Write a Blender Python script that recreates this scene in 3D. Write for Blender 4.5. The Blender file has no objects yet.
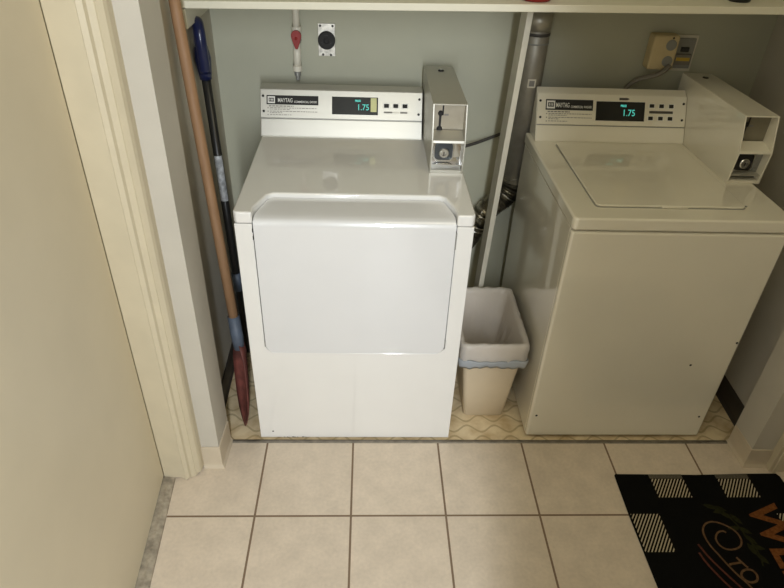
import bpy, bmesh, math, random
from mathutils import Vector, Matrix
random.seed(7)
S = bpy.context.scene
COL = S.collection
PI = math.pi

# ------------------------------------------------------------------ camera
CP = Vector((0.006179, -1.556896, 1.742946)); FW = Vector((0.041975, 0.818350, -0.573185)); RT = Vector((0.999052, -0.027758, 0.033531)); UP = Vector((-0.011530, 0.574049, 0.818740))
cd = bpy.data.cameras.new('camera'); cam = bpy.data.objects.new('camera', cd); COL.objects.link(cam)
cd.sensor_width = 36.0; cd.lens = 617.97 * 36 / 784; cd.clip_start = 0.02
cam.matrix_world = Matrix(((RT.x, UP.x, -FW.x, CP.x), (RT.y, UP.y, -FW.y, CP.y), (RT.z, UP.z, -FW.z, CP.z), (0, 0, 0, 1)))
S.camera = cam

# ------------------------------------------------------------------ world, light, exposure
W = bpy.data.worlds.new('world'); S.world = W; W.use_nodes = True
bg = W.node_tree.nodes['Background']
bg.inputs[0].default_value = (1.0, 0.91, 0.54, 1); bg.inputs[1].default_value = 0.27


def area_light(name, loc, target, sx, sy, power, color):
    ld = bpy.data.lights.new(name, 'AREA'); ld.shape = 'RECTANGLE'; ld.size = sx; ld.size_y = sy
    ld.energy = power; ld.color = color
    o = bpy.data.objects.new(name, ld); COL.objects.link(o); o.location = loc
    d = (Vector(target) - Vector(loc)).normalized()
    o.rotation_euler = d.to_track_quat('-Z', 'Y').to_euler()
    return o


area_light('daylight_window', (0.135, -2.75, 1.72), (-0.1, 0, 0.75), 0.10, 1.9, 63, (0.88, 0.935, 1.0))
area_light('ceiling_fill_light', (0.55, -0.75, 2.76), (0.55, -0.7, 0), 0.9, 0.9, 8.0, (1.0, 0.87, 0.56))  # unseen warm fill, added to lift the dim right side
vs = S.view_settings
vs.view_transform = 'Standard'; vs.look = 'None'; vs.exposure = 0.0; vs.gamma = 1.0; vs.use_curve_mapping = False


# ------------------------------------------------------------------ materials
def mat(name, color, rough=0.5, metal=0.0, coat=0.0, noise=0.0, nscale=20.0, bump=0.0, bscale=200.0, emit=None, alpha=None):
    m = bpy.data.materials.new(name); m.use_nodes = True
    nt = m.node_tree; b = nt.nodes['Principled BSDF']
    c = (*color, 1)
    b.inputs['Base Color'].default_value = c
    b.inputs['Roughness'].default_value = rough; b.inputs['Metallic'].default_value = metal
    if coat: b.inputs['Coat Weight'].default_value = coat; b.inputs['Coat Roughness'].default_value = 0.03
    tc = nt.nodes.new('ShaderNodeTexCoord')
    if noise:
        n = nt.nodes.new('ShaderNodeTexNoise'); n.inputs['Scale'].default_value = nscale; n.inputs['Detail'].default_value = 6
        nt.links.new(tc.outputs['Object'], n.inputs['Vector'])
        mx = nt.nodes.new('ShaderNodeMix'); mx.data_type = 'RGBA'
        mx.inputs[6].default_value = tuple(min(1, v * (1 - noise)) for v in color) + (1,)
        mx.inputs[7].default_value = tuple(min(1, v * (1 + noise)) for v in color) + (1,)
        mr = nt.nodes.new('ShaderNodeMapRange'); mr.inputs[1].default_value = 0.3; mr.inputs[2].default_value = 0.7
        nt.links.new(n.outputs[0], mr.inputs[0]); nt.links.new(mr.outputs[0], mx.inputs[0])
        nt.links.new(mx.outputs[2], b.inputs['Base Color'])
    if bump:
        n2 = nt.nodes.new('ShaderNodeTexNoise'); n2.inputs['Scale'].default_value = bscale; n2.inputs['Detail'].default_value = 3
        nt.links.new(tc.outputs['Object'], n2.inputs['Vector'])
        bp = nt.nodes.new('ShaderNodeBump'); bp.inputs['Strength'].default_value = bump; bp.inputs['Distance'].default_value = 0.002
        nt.links.new(n2.outputs[0], bp.inputs['Height']); nt.links.new(bp.outputs[0], b.inputs['Normal'])
    if emit:
        b.inputs['Emission Color'].default_value = (*emit[0], 1); b.inputs['Emission Strength'].default_value = emit[1]
    if alpha is not None: b.inputs['Alpha'].default_value = alpha
    return m


def floor_tile_material():
    m = mat('ceramic_tile', (0.665, 0.57, 0.455), 0.42, noise=0.07, nscale=14, bump=0.12, bscale=60)
    nt = m.node_tree; b = nt.nodes['Principled BSDF']
    base = b.inputs['Base Color'].links[0].from_socket
    tc = nt.nodes.new('ShaderNodeTexCoord'); sp = nt.nodes.new('ShaderNodeSeparateXYZ')
    nt.links.new(tc.outputs['Object'], sp.inputs[0])

    def M(op, a, bb=None):
        n = nt.nodes.new('ShaderNodeMath'); n.operation = op
        for i, v in enumerate((a, bb)):
            if v is None: continue
            if isinstance(v, (int, float)): n.inputs[i].default_value = v
            else: nt.links.new(v, n.inputs[i])
        return n.outputs[0]
    t = 0.3097
    ds = []
    cells = []
    for ax, off in ((0, -0.0345), (1, -0.3256)):
        q = M('DIVIDE', M('SUBTRACT', sp.outputs[ax], off), t)
        cells.append(M('FLOOR', q))
        fr = M('FRACT', q)
        ds.append(M('MULTIPLY', M('MINIMUM', fr, M('SUBTRACT', 1.0, fr)), t))
    g = M('LESS_THAN', M('MINIMUM', ds[0], ds[1]), 0.0034)
    # tile to tile variation
    cmb = nt.nodes.new('ShaderNodeCombineXYZ'); nt.links.new(cells[0], cmb.inputs[0]); nt.links.new(cells[1], cmb.inputs[1])
    wn = nt.nodes.new('ShaderNodeTexWhiteNoise'); nt.links.new(cmb.outputs[0], wn.inputs['Vector'])
    hsv = nt.nodes.new('ShaderNodeHueSaturation'); nt.links.new(base, hsv.inputs['Color'])
    nt.links.new(M('ADD', M('MULTIPLY', wn.outputs['Value'], 0.08), 0.96), hsv.inputs['Value'])
    # fine streaks
    ns = nt.nodes.new('ShaderNodeTexNoise'); ns.inputs['Scale'].default_value = 90; ns.inputs['Detail'].default_value = 4
    nt.links.new(tc.outputs['Object'], ns.inputs['Vector'])
    h2 = nt.nodes.new('ShaderNodeHueSaturation'); nt.links.new(hsv.outputs[0], h2.inputs['Color'])
    nt.links.new(M('ADD', M('MULTIPLY', ns.outputs[0], 0.24), 0.88), h2.inputs['Value'])
    mx = nt.nodes.new('ShaderNodeMix'); mx.data_type = 'RGBA'
    nt.links.new(g, mx.inputs[0]); nt.links.new(h2.outputs[0], mx.inputs[6]); mx.inputs[7].default_value = (0.20, 0.135, 0.085, 1)
    nt.links.new(mx.outputs[2], b.inputs['Base Color'])
    ro = M('ADD', M('MULTIPLY', g, 0.4), 0.42); nt.links.new(ro, b.inputs['Roughness'])
    return m


def vinyl_material():
    m = mat('patterned_vinyl', (0.5, 0.38, 0.22), 0.35)
    nt = m.node_tree; b = nt.nodes['Principled BSDF']
    tc = nt.nodes.new('ShaderNodeTexCoord'); sp = nt.nodes.new('ShaderNodeSeparateXYZ')
    nt.links.new(tc.outputs['Object'], sp.inputs[0])

    def M(op, a, bb=None):
        n = nt.nodes.new('ShaderNodeMath'); n.operation = op
        for i, v in enumerate((a, bb)):
            if v is None: continue
            if isinstance(v, (int, float)): n.inputs[i].default_value = v
            else: nt.links.new(v, n.inputs[i])
        return n.outputs[0]
    # ogee (wavy lattice) lines
    kx = 2 * PI / 0.105
    wx = M('SINE', M('MULTIPLY', sp.outputs[0], kx))
    l = None
    for sgn in (1, -1):
        yy = M('DIVIDE', M('ADD', sp.outputs[1], M('MULTIPLY', wx, 0.016 * sgn)), 0.105)
        if sgn < 0: yy = M('ADD', yy, 0.5)
        fr = M('FRACT', yy)
        d = M('ABSOLUTE', M('SUBTRACT', fr, 0.5))
        k = M('LESS_THAN', d, 0.045)
        l = k if l is None else M('MAXIMUM', l, k)
    n = nt.nodes.new('ShaderNodeTexNoise'); n.inputs['Scale'].default_value = 14; n.inputs['Detail'].default_value = 5
    nt.links.new(tc.outputs['Object'], n.inputs['Vector'])
    cr = nt.nodes.new('ShaderNodeMix'); cr.data_type = 'RGBA'
    cr.inputs[6].default_value = (0.54, 0.40, 0.22, 1); cr.inputs[7].default_value = (0.78, 0.65, 0.43, 1)
    mr = nt.nodes.new('ShaderNodeMapRange'); mr.inputs[1].default_value = 0.32; mr.inputs[2].default_value = 0.6
    nt.links.new(n.outputs[0], mr.inputs[0]); nt.links.new(mr.outputs[0], cr.inputs[0])
    mx = nt.nodes.new('ShaderNodeMix'); mx.data_type = 'RGBA'
    nt.links.new(M('MULTIPLY', l, 0.6), mx.inputs[0]); nt.links.new(cr.outputs[2], mx.inputs[6]); mx.inputs[7].default_value = (0.36, 0.27, 0.14, 1)
    nt.links.new(mx.outputs[2], b.inputs['Base Color'])
    return m


def wood_material(name, c1, c2):
    m = mat(name, c1, 0.6)
    nt = m.node_tree; b = nt.nodes['Principled BSDF']
    tc = nt.nodes.new('ShaderNodeTexCoord'); mp = nt.nodes.new('ShaderNodeMapping'); mp.inputs['Scale'].default_value = (60, 60, 4)
    n = nt.nodes.new('ShaderNodeTexNoise'); n.inputs['Scale'].default_value = 1.5; n.inputs['Detail'].default_value = 5
    nt.links.new(tc.outputs['Object'], mp.inputs[0]); nt.links.new(mp.outputs[0], n.inputs['Vector'])
    mx = nt.nodes.new('ShaderNodeMix'); mx.data_type = 'RGBA'
    mx.inputs[6].default_value = (*c1, 1); mx.inputs[7].default_value = (*c2, 1)
    nt.links.new(n.outputs[0], mx.inputs[0]); nt.links.new(mx.outputs[2], b.inputs['Base Color'])
    return m


def brushed_material(name, color, rough=0.3):
    m = mat(name, color, rough, metal=1.0)
    nt = m.node_tree; b = nt.nodes['Principled BSDF']
    tc = nt.nodes.new('ShaderNodeTexCoord'); mp = nt.nodes.new('ShaderNodeMapping'); mp.inputs['Scale'].default_value = (4, 600, 600)
    n = nt.nodes.new('ShaderNodeTexNoise'); n.inputs['Scale'].default_value = 1.0; n.inputs['Detail'].default_value = 4
    nt.links.new(tc.outputs['Object'], mp.inputs[0]); nt.links.new(mp.outputs[0], n.inputs['Vector'])
    mr = nt.nodes.new('ShaderNodeMapRange'); mr.inputs[3].default_value = rough - 0.07; mr.inputs[4].default_value = rough + 0.1
    nt.links.new(n.outputs[0], mr.inputs[0]); nt.links.new(mr.outputs[0], b.inputs['Roughness'])
    return m


WALL = mat('wall_paint', (0.455, 0.45, 0.345), 0.7, noise=0.03, nscale=6, bump=0.08, bscale=120)
PILLAR = mat('pillar_paint', (0.52, 0.485, 0.41), 0.5, noise=0.03, nscale=9, bump=0.06, bscale=150)
CEIL = mat('ceiling_paint', (0.7, 0.68, 0.62), 0.8, noise=0.02, nscale=6)
DOOR = mat('door_paint', (0.70, 0.625, 0.465), 0.38, noise=0.03, nscale=5, bump=0.03, bscale=220)
CASING = mat('casing_paint', (0.57, 0.50, 0.355), 0.38, noise=0.04, nscale=12)
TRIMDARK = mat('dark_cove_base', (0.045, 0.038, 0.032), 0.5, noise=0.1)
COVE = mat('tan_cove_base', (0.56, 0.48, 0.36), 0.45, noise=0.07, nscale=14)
TILE = floor_tile_material()
VINYL = vinyl_material()
STRIP = mat('metal_threshold', (0.20, 0.18, 0.15), 0.45, 0.5, noise=0.25, nscale=40)
SADDLE = mat('grey_saddle', (0.38, 0.335, 0.265), 0.45, 0.2, noise=0.35, nscale=45)
ENAMEL = mat('white_enamel', (0.80, 0.79, 0.755), 0.22, coat=1.0, noise=0.012, nscale=8, bump=0.005, bscale=350)
DOORWHITE = mat('white_enamel_door', (0.71, 0.712, 0.71), 0.22, coat=1.0, noise=0.01, nscale=8, bump=0.005, bscale=350)
ALMOND = mat('almond_enamel', (0.80, 0.76, 0.635), 0.25, coat=1.0, noise=0.012, nscale=8, bump=0.005, bscale=350)
STEEL = brushed_material('brushed_steel', (0.56, 0.55, 0.50), 0.42)
SILVER = mat('silver_paint', (0.50, 0.485, 0.42), 0.38, 0.5)
CHROME = mat('chrome', (0.8, 0.8, 0.8), 0.12, 1.0)
GREY = mat('grey_metal', (0.30, 0.30, 0.28), 0.4, 0.4)
BLACK = mat('black_plastic', (0.012, 0.012, 0.012), 0.3)
BLACKM = mat('black_matte', (0.018, 0.017, 0.016), 0.75)
GLASS = mat('display_glass', (0.006, 0.008, 0.008), 0.12)
TEAL = mat('teal_digits', (0.05, 0.4, 0.35), 0.5, emit=((0.12, 0.75, 0.62), 0.55))
INK = mat('printed_ink', (0.22, 0.21, 0.19), 0.6)
INKD = mat('printed_dark_ink', (0.06, 0.055, 0.05), 0.6)
WHITEINK = mat('white_print', (0.78, 0.77, 0.72), 0.5)
YELLOWLABEL = mat('yellow_sticker', (0.62, 0.62, 0.30), 0.5)
YELLOW = mat('yellow_tab', (0.60, 0.40, 0.05), 0.5)
BOARD = mat('cream_board_paint', (0.62, 0.59, 0.49), 0.5, noise=0.06, nscale=16)
SHELF = mat('cream_shelf_paint', (0.70, 0.67, 0.54), 0.45, noise=0.03, nscale=9)
FOIL = mat('foil', (0.46, 0.44, 0.38), 0.30, 1.0, noise=0.3, nscale=40, bump=1.0, bscale=55)
PLATE = mat('coin_plate_metal', (0.40, 0.36, 0.28), 0.4, 0.5, noise=0.08, nscale=30)
PLATESHADE = mat('shaded_coin_plate_metal', (0.26, 0.235, 0.17), 0.5, 0.4, noise=0.08, nscale=30)  # coin plate metal with the shade of the washer's bay put into its colour
DARKESC = mat('dark_escutcheon', (0.035, 0.04, 0.04), 0.35, 0.3)
DUCT = mat('dull_duct_metal', (0.33, 0.31, 0.26), 0.5, 0.6, noise=0.15, nscale=16)
TAPE = mat('foil_tape', (0.50, 0.48, 0.42), 0.45, 0.8, bump=0.4, bscale=60)
PVC = mat('cream_pipe', (0.70, 0.66, 0.55), 0.4)
REDP = mat('red_plastic', (0.27, 0.016, 0.012), 0.5)
REDBLADE = mat('red_painted_blade', (0.15, 0.045, 0.035), 0.6, noise=0.45, nscale=22)
BLUETAPE = mat('blue_grey_ferrule', (0.10, 0.125, 0.165), 0.5, noise=0.15)
BLUE = mat('navy_plastic', (0.007, 0.012, 0.055), 0.28, coat=0.3)
WOOD = wood_material('tan_wood', (0.24, 0.13, 0.06), (0.36, 0.21, 0.11))
LABELM = mat('silver_label', (0.42, 0.44, 0.46), 0.3, 0.2, noise=0.5, nscale=60)
BEIGE = mat('beige_plastic', (0.62, 0.50, 0.28), 0.45, noise=0.05)
BINM = mat('tan_bin_plastic', (0.64, 0.53, 0.37), 0.42, noise=0.04, nscale=10)
CORD = mat('grey_cord', (0.22, 0.20, 0.17), 0.5)
DARKCORD = mat('dark_cord', (0.05, 0.045, 0.04), 0.5)
BAND = mat('blue_grey_drawstring', (0.34, 0.365, 0.39), 0.4, noise=0.08)
MATB = mat('black_mat_pile', (0.0045, 0.0045, 0.004), 0.95, noise=0.4, nscale=400, bump=0.8, bscale=600)
MATW = mat('cream_mat_stripe', (0.50, 0.43, 0.30), 0.95, noise=0.15, nscale=300)
MATG = mat('grey_mat_edge', (0.10, 0.09, 0.07), 0.95, noise=0.4, nscale=300)
MATO = mat('rust_orange_print', (0.17, 0.062, 0.018), 0.95, noise=0.35, nscale=120)
MATT = mat('tan_line_print', (0.13, 0.075, 0.037), 0.95, noise=0.3, nscale=120)
MATR = mat('maroon_line_print', (0.10, 0.035, 0.022), 0.95, noise=0.3, nscale=120)
MATL = mat('olive_leaf_print', (0.022, 0.023, 0.008), 0.95, noise=0.3, nscale=120)

for m_ in (ENAMEL, ALMOND): m_.node_tree.nodes['Principled BSDF'].inputs['Coat IOR'].default_value = 1.65
for m_ in (MATB, MATW, MATG, MATO, MATT, MATR, MATL): m_.node_tree.nodes['Principled BSDF'].inputs['Specular IOR Level'].default_value = 0.08


def bag_material():
    m = mat('translucent_bag', (0.84, 0.80, 0.75), 0.30, bump=0.8, bscale=14)
    for n_ in m.node_tree.nodes:
        if n_.type == 'BUMP': n_.inputs['Distance'].default_value = 0.012
    nt = m.node_tree; b = nt.nodes['Principled BSDF']; out = nt.nodes['Material Output']
    tl = nt.nodes.new('ShaderNodeBsdfTranslucent'); tl.inputs[0].default_value = (0.8, 0.76, 0.72, 1)
    tr = nt.nodes.new('ShaderNodeBsdfTransparent')
    m1 = nt.nodes.new('ShaderNodeMixShader'); m1.inputs[0].default_value = 0.25
    nt.links.new(b.outputs[0], m1.inputs[1]); nt.links.new(tl.outputs[0], m1.inputs[2])
    m2 = nt.nodes.new('ShaderNodeMixShader'); m2.inputs[0].default_value = 0.30
    nt.links.new(m1.outputs[0], m2.inputs[1]); nt.links.new(tr.outputs[0], m2.inputs[2])
    nt.links.new(m2.outputs[0], out.inputs[0])
    return m


BAG = bag_material()


# ------------------------------------------------------------------ mesh helpers
def world_of(o):
    m = Matrix.LocRotScale(o.location, o.rotation_euler, o.scale)
    return world_of(o.parent) @ m if o.parent else m


class MB:
    def __init__(s):
        s.bm = bmesh.new(); s.mi = 0

    def _f(s, vs):
        try:
            f = s.bm.faces.new(vs); f.material_index = s.mi; return f
        except ValueError:
            return None

    def hexa(s, p):                      # 8 points: bottom 4 ccw, top 4 ccw
        v = [s.bm.verts.new(q) for q in p]
        for ids in ((3, 2, 1, 0), (4, 5, 6, 7), (0, 1, 5, 4), (1, 2, 6, 5), (2, 3, 7, 6), (3, 0, 4, 7)):
            s._f([v[i] for i in ids])
        return s

    def box(s, x0, x1, y0, y1, z0, z1, M=None):
        p = [(x0, y0, z0), (x1, y0, z0), (x1, y1, z0), (x0, y1, z0), (x0, y0, z1), (x1, y0, z1), (x1, y1, z1), (x0, y1, z1)]
        if M: p = [M @ Vector(q) for q in p]
        return s.hexa(p)

    def prism(s, poly, axis, a, b, M=None):
        def P(q, h):
            v = {'x': (h, q[0], q[1]), 'y': (q[0], h, q[1]), 'z': (q[0], q[1], h)}[axis]
            return M @ Vector(v) if M else v
        A = [s.bm.verts.new(P(q, a)) for q in poly]; B = [s.bm.verts.new(P(q, b)) for q in poly]
        s._f(A[::-1]); s._f(B)
        n = len(poly)
        for i in range(n): s._f([A[i], A[(i + 1) % n], B[(i + 1) % n], B[i]])
        return s

    def loft(s, rings, close=True, caps=True):
        R = [[s.bm.verts.new(p) for p in r] for r in rings]
        n = len(R[0])
        for a, b in zip(R, R[1:]):
            for i in range(n if close else n - 1):
                s._f([a[i], a[(i + 1) % n], b[(i + 1) % n], b[i]])
        if caps and close:
            s._f(R[0][::-1]); s._f(R[-1])
        return s

    def tube(s, pts, r, n=10, sx=1.0, close=False):
        pts = [Vector(p) for p in pts]; rings = []
        prev = None
        for i, p in enumerate(pts):
            if close: t = pts[(i + 1) % len(pts)] - pts[i - 1]
            else: t = pts[min(i + 1, len(pts) - 1)] - pts[max(i - 1, 0)]
            t.normalize()
            if prev is None:
                ref = Vector((0, 0, 1)) if abs(t.z) < 0.9 else Vector((0, 1, 0))
                u = t.cross(ref).normalized()
            else:
                u = (prev - t * prev.dot(t)).normalized()
            prev = u; w = t.cross(u)
            rr = r[i] if isinstance(r, (list, tuple)) else r
            rings.append([p + u * (rr * sx * math.cos(2 * PI * k / n)) + w * (rr * math.sin(2 * PI * k / n)) for k in range(n)])
        if close:
            rings.append(rings[0]); s.loft(rings, caps=False)
        else: s.loft(rings)
        return s

    def lathe(s, prof, n=20, M=None):    # prof: (r, h) along local z
        rings = []
        for r, h in prof:
            ring = [Vector((r * math.cos(2 * PI * k / n), r * math.sin(2 * PI * k / n), h)) for k in range(n)]
            rings.append([M @ q if M else q for q in ring])
        return s.loft(rings)

    def build(s, name, m, parent=None, bevel=0.0, seg=3, smooth=False, ang=40, solid=0.0, subsurf=0, merge=False):
        bm = s.bm
        if merge: bmesh.ops.remove_doubles(bm, verts=bm.verts, dist=1e-5)
        bmesh.ops.recalc_face_normals(bm, faces=bm.faces)
        if parent: bm.transform(world_of(parent).inverted())
        me = bpy.data.meshes.new(name); bm.to_mesh(me); bm.free()
        for mm in (m if isinstance(m, (list, tuple)) else [m]): me.materials.append(mm)
        o = bpy.data.objects.new(name, me); COL.objects.link(o)
        if parent: o.parent = parent
        if smooth or bevel:
            for p in me.polygons: p.use_smooth = True
        if solid:
            md = o.modifiers.new('solid', 'SOLIDIFY'); md.thickness = solid; md.offset = 0
        if bevel:
            md = o.modifiers.new('bevel', 'BEVEL'); md.width = bevel; md.segments = seg; md.limit_method = 'ANGLE'
            md.angle_limit = math.radians(ang); md.harden_normals = True
        if subsurf:
            md = o.modifiers.new('sub', 'SUBSURF'); md.levels = subsurf; md.render_levels = subsurf
        return o


def empty(name, loc, label, cat, group=None, rz=0.0):
    o = bpy.data.objects.new(name, None); COL.objects.link(o)
    o.location = loc; o.rotation_euler = (0, 0, rz); o.empty_display_size = 0.05
    tag(o, label, cat, group); return o


def tag(o, label, cat, group=None):
    o['label'] = label; o['category'] = cat
    if group: o['group'] = group
    return o


def struct(o):
    o['kind'] = 'structure'; return o


def frame_matrix(origin, xdir, ydir):    # local x, y, z(normal)
    x = Vector(xdir).normalized(); y = Vector(ydir).normalized(); z = x.cross(y)
    return Matrix(((x.x, y.x, z.x, origin[0]), (x.y, y.y, z.y, origin[1]), (x.z, y.z, z.z, origin[2]), (0, 0, 0, 1)))


def text_into(mb, body, size, M, extrude=0.0004, width=None, align='LEFT', bold=0.0, shear=0.0):
    c = bpy.data.curves.new('txt', 'FONT'); c.body = body; c.size = size; c.align_x = align; c.extrude = extrude
    c.offset = bold; c.resolution_u = 3; c.shear = shear
    o = bpy.data.objects.new('txt', c); COL.objects.link(o)
    bpy.context.view_layer.update()
    dg = bpy.context.evaluated_depsgraph_get()
    me = bpy.data.meshes.new_from_object(o.evaluated_get(dg))
    xs = [v.co.x for v in me.vertices]
    sc = 1.0
    if width and xs:
        sc = width / (max(xs) - min(xs))
    me.transform(M @ Matrix.Diagonal((sc, 1, 1, 1)))
    n0 = len(mb.bm.faces)
    mb.bm.from_mesh(me); mb.bm.faces.ensure_lookup_table()
    for f in mb.bm.faces[n0:]: f.material_index = mb.mi
    bpy.data.objects.remove(o); bpy.data.curves.remove(c); bpy.data.meshes.remove(me)
    return mb


def arc(cx, cy, r, a0, a1, n=6):
    return [(cx + r * math.cos(math.radians(a0 + (a1 - a0) * k / n)), cy + r * math.sin(math.radians(a0 + (a1 - a0) * k / n))) for k in range(n + 1)]


def smooth_path(pts, n=8):               # Catmull-Rom
    P = [Vector(p) for p in pts]; P = [2 * P[0] - P[1]] + P + [2 * P[-1] - P[-2]]
    out = []
    for i in range(1, len(P) - 2):
        for k in range(n):
            t = k / n
            a, b, c, d = P[i - 1:i + 3]
            out.append(0.5 * ((2 * b) + (c - a) * t + (2 * a - 5 * b + 4 * c - d) * t * t + (3 * b - a - 3 * c + d) * t ** 3))
    out.append(P[-2]); return out


# ------------------------------------------------------------------ the setting
BY = 0.80                                # back wall of the laundry niche
struct(MB().box(-0.80, 1.75, -3.2, -0.018, -0.06, 0).build('floor', TILE))
struct(MB().box(-0.62, 1.55, -0.006, BY + 0.02, -0.06, 0).build('floor_niche', VINYL))
struct(MB().prism([(-0.020, -0.03), (-0.020, 0.001), (-0.016, 0.0035), (-0.008, 0.0035), (-0.004, 0.001), (-0.004, -0.03)], 'x', -0.476, 1.372).build('trim_1', STRIP))
struct(MB().box(-0.75, 1.75, BY, BY + 0.1, 0, 2.8).build('wall_back', WALL))
def lean_prism(poly, z1, dx): return MB().loft([[(x, y, 0) for x, y in poly], [(x + dx, y, z1) for x, y in poly]])
struct(lean_prism([(-0.86, -0.128), (-0.487, -0.124), (-0.481, -0.002), (-0.54, 0.0), (-0.86, 0.0)], 2.8, .014).build('wall_left_pillar', PILLAR))
struct(MB().prism([(-0.86, 0.0), (-0.538, 0.0), (-0.552, BY), (-0.86, BY)], 'z', 0, 2.8).build('wall_left', PILLAR))
struct(MB().prism([(1.376, -0.120), (1.70, -0.128), (1.75, BY), (1.478, BY), (1.442, 0.0), (1.375, -0.002)], 'z', 0, 2.8).build('wall_right', PILLAR))
struct(MB().box(-0.86, 1.80, -3.2, BY + 0.1, 2.8, 2.9).build('ceiling', CEIL))
# the room's own walls, towards and behind the viewer, and one added shade partition
struct(MB().box(1.70, 1.80, -3.2, -0.10, 0, 2.8).build('wall_right_hall', PILLAR))
struct(MB().box(0.27, 1.80, -1.75, -1.65, 0, 2.8).build('shade_partition', PILLAR))  # unseen partition, added to keep the window light off the right side
struct(MB().prism([(-0.86, -3.2), (-0.60, -3.2), (-0.60, -1.12), (-0.86, -1.12)], 'z', 0, 2.8).build('wall_left_hall', PILLAR))
struct(MB().prism([(-0.86, -1.12), (-0.60, -1.12), (-0.66, -0.15), (-0.86, -0.15)], 'z', 2.08, 2.8).build('wall_left_lintel', PILLAR))

# door on the left, closed above its worn saddle
MD = Matrix.Translation((-0.671, -0.176, 0)) @ Matrix.Rotation(math.radians(3.7), 4, 'Z')
MDD = MD @ Matrix.Rotation(math.radians(0.42), 4, 'Y')
struct(MB().box(-0.045, 0.0, -0.93, 0.0, 0.014, 2.06, MDD).build('door_1', DOOR, bevel=0.002))
struct(MB().prism([(-0.05, 0), (0.038, 0), (0.036, 0.006), (0.020, 0.010), (-0.05, 0.011)], 'y', -0.94, -0.003, MD).build('trim_2', SADDLE))
# casing beside the door: a flat board with a moulded outer edge and a torn foot
mb = MB()
random.seed(3)
prof = [(-0.6692, -0.1755), (-0.600, -0.179), (-0.597, -0.184), (-0.584, -0.181), (-0.580, -0.173), (-0.567, -0.167), (-0.563, -0.169), (-0.551, -0.160), (-0.547, -0.150), (-0.546, -0.122), (-0.6692, -0.122)]
fine = []
for i in range(len(prof)):
    a, b = Vector(prof[i]), Vector(prof[(i + 1) % len(prof)])
    k = max(1, int((b - a).length / 0.012))
    fine += [tuple(a + (b - a) * j / k) for j in range(k)]
rag = [max(0.0, 0.005 + random.uniform(-0.007, 0.009)) + (0.008 if x > -0.565 else 0) for x, y in fine]
mb.loft([[(x, y, h) for (x, y), h in zip(fine, rag)], [(x + .016, y, 2.2) for x, y in fine]])
struct(mb.build('trim_3', CASING))
# casing at the right edge
struct(MB().box(1.452, 1.56, -0.150, -0.120, 0, 2.2).box(1.462, 1.474, -0.157, -0.150, 0, 2.2).build('trim_4', CASING, bevel=0.002))


def base_strip(name, pts, h, m, t=0.004):
    """vinyl cove base following a plan line; the outside is to the right of the direction of travel"""
    mb = MB()
    P = [Vector((*p, 0)) for p in pts]
    rings = []
    for i, p in enumerate(P):
        d1 = (P[min(i + 1, len(P) - 1)] - P[max(i, 0)] if i < len(P) - 1 else P[i] - P[i - 1]).normalized()
        d0 = (P[i] - P[i - 1]).normalized() if i > 0 else d1
        n0 = Vector((d0.y, -d0.x, 0)); n1 = Vector((d1.y, -d1.x, 0))
        n = (n0 + n1); n = n / max(0.3, n.dot(n1))
        prof = [(0.0, 0.0), (0.011, 0.0), (0.0105, 0.004), (0.0055, 0.012), (t, 0.022), (t, h - 0.002), (t - 0.001, h), (0.0, h)]
        rings.append([p + n * o + Vector((0, 0, z)) for o, z in prof])
    mb.loft(rings)
    return struct(mb.build(name, m))


base_strip('baseboard_left', [(-0.546, -0.1255), (-0.4866, -0.1248), (-0.4807, -0.006)], 0.10, COVE)
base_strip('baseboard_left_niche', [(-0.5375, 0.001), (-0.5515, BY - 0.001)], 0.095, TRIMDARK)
base_strip('baseboard_right', [(1.3752, -0.006), (1.3757, -0.1206), (1.451, -0.1226)], 0.085, COVE)
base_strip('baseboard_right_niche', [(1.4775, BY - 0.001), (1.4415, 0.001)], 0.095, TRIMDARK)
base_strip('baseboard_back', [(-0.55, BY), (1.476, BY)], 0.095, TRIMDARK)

# ------------------------------------------------------------------ shelf over the machines
SY = 0.385
SL = 0.0185                              # it rises slightly to the right


def shelf_top(x): return 1.4035 + SL * (x + 0.2)


xl, xr = -0.545, 1.459
sh = empty('wall_shelf', (0.45, 0.6, 1.39), 'long cream painted shelf board spanning the niche above both machines', 'shelf')
MB().hexa([(xl, SY, shelf_top(xl) - .021), (xr, SY, shelf_top(xr) - .021), (xr + .014, BY, shelf_top(xr) - .021), (xl - .005, BY, shelf_top(xl) - .021),
           (xl, SY, shelf_top(xl)), (xr, SY, shelf_top(xr)), (xr + .014, BY, shelf_top(xr)), (xl - .005, BY, shelf_top(xl))]).build('shelf_board', SHELF, sh, bevel=0.002)
zc = shelf_top(xl) - .0225
MB().hexa([(-.5445, SY + .002, zc - .055), (-.524, SY + .002, zc - .055), (-.530, BY - .002, zc - .055), (-.5515, BY - .002, zc - .055),
           (-.5445, SY + .002, zc), (-.524, SY + .002, zc), (-.530, BY - .002, zc), (-.5515, BY - .002, zc)]).build('cleat', SHELF, sh, bevel=0.0015)
zc = shelf_top(xr) - .0225
MB().hexa([(1.440, SY + .002, zc - .055), (1.458, SY + .002, zc - .055), (1.477, BY - .002, zc - .055), (1.457, BY - .002, zc - .055),
           (1.440, SY + .002, zc), (1.458, SY + .002, zc), (1.477, BY - .002, zc), (1.457, BY - .002, zc)]).build('cleat', SHELF, sh, bevel=0.0015)

# painted board standing under the shelf between the machines
zt = shelf_top(0.5) - .0225
def post_x(z): return 0.458 + 0.0345 * z
mb = MB().hexa([(post_x(0) - .010, .495, 0), (post_x(0) + .009, .495, 0), (post_x(0) + .009, .580, 0), (post_x(0) - .010, .580, 0),
                (post_x(zt) - .010, .495, zt), (post_x(zt) + .009, .495, zt), (post_x(zt) + .009, .580, zt), (post_x(zt) - .010, .580, zt)])
tag(mb.build('support_board', BOARD, bevel=0.0015), 'narrow cream painted upright board under the shelf between the two machines', 'board')


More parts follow.
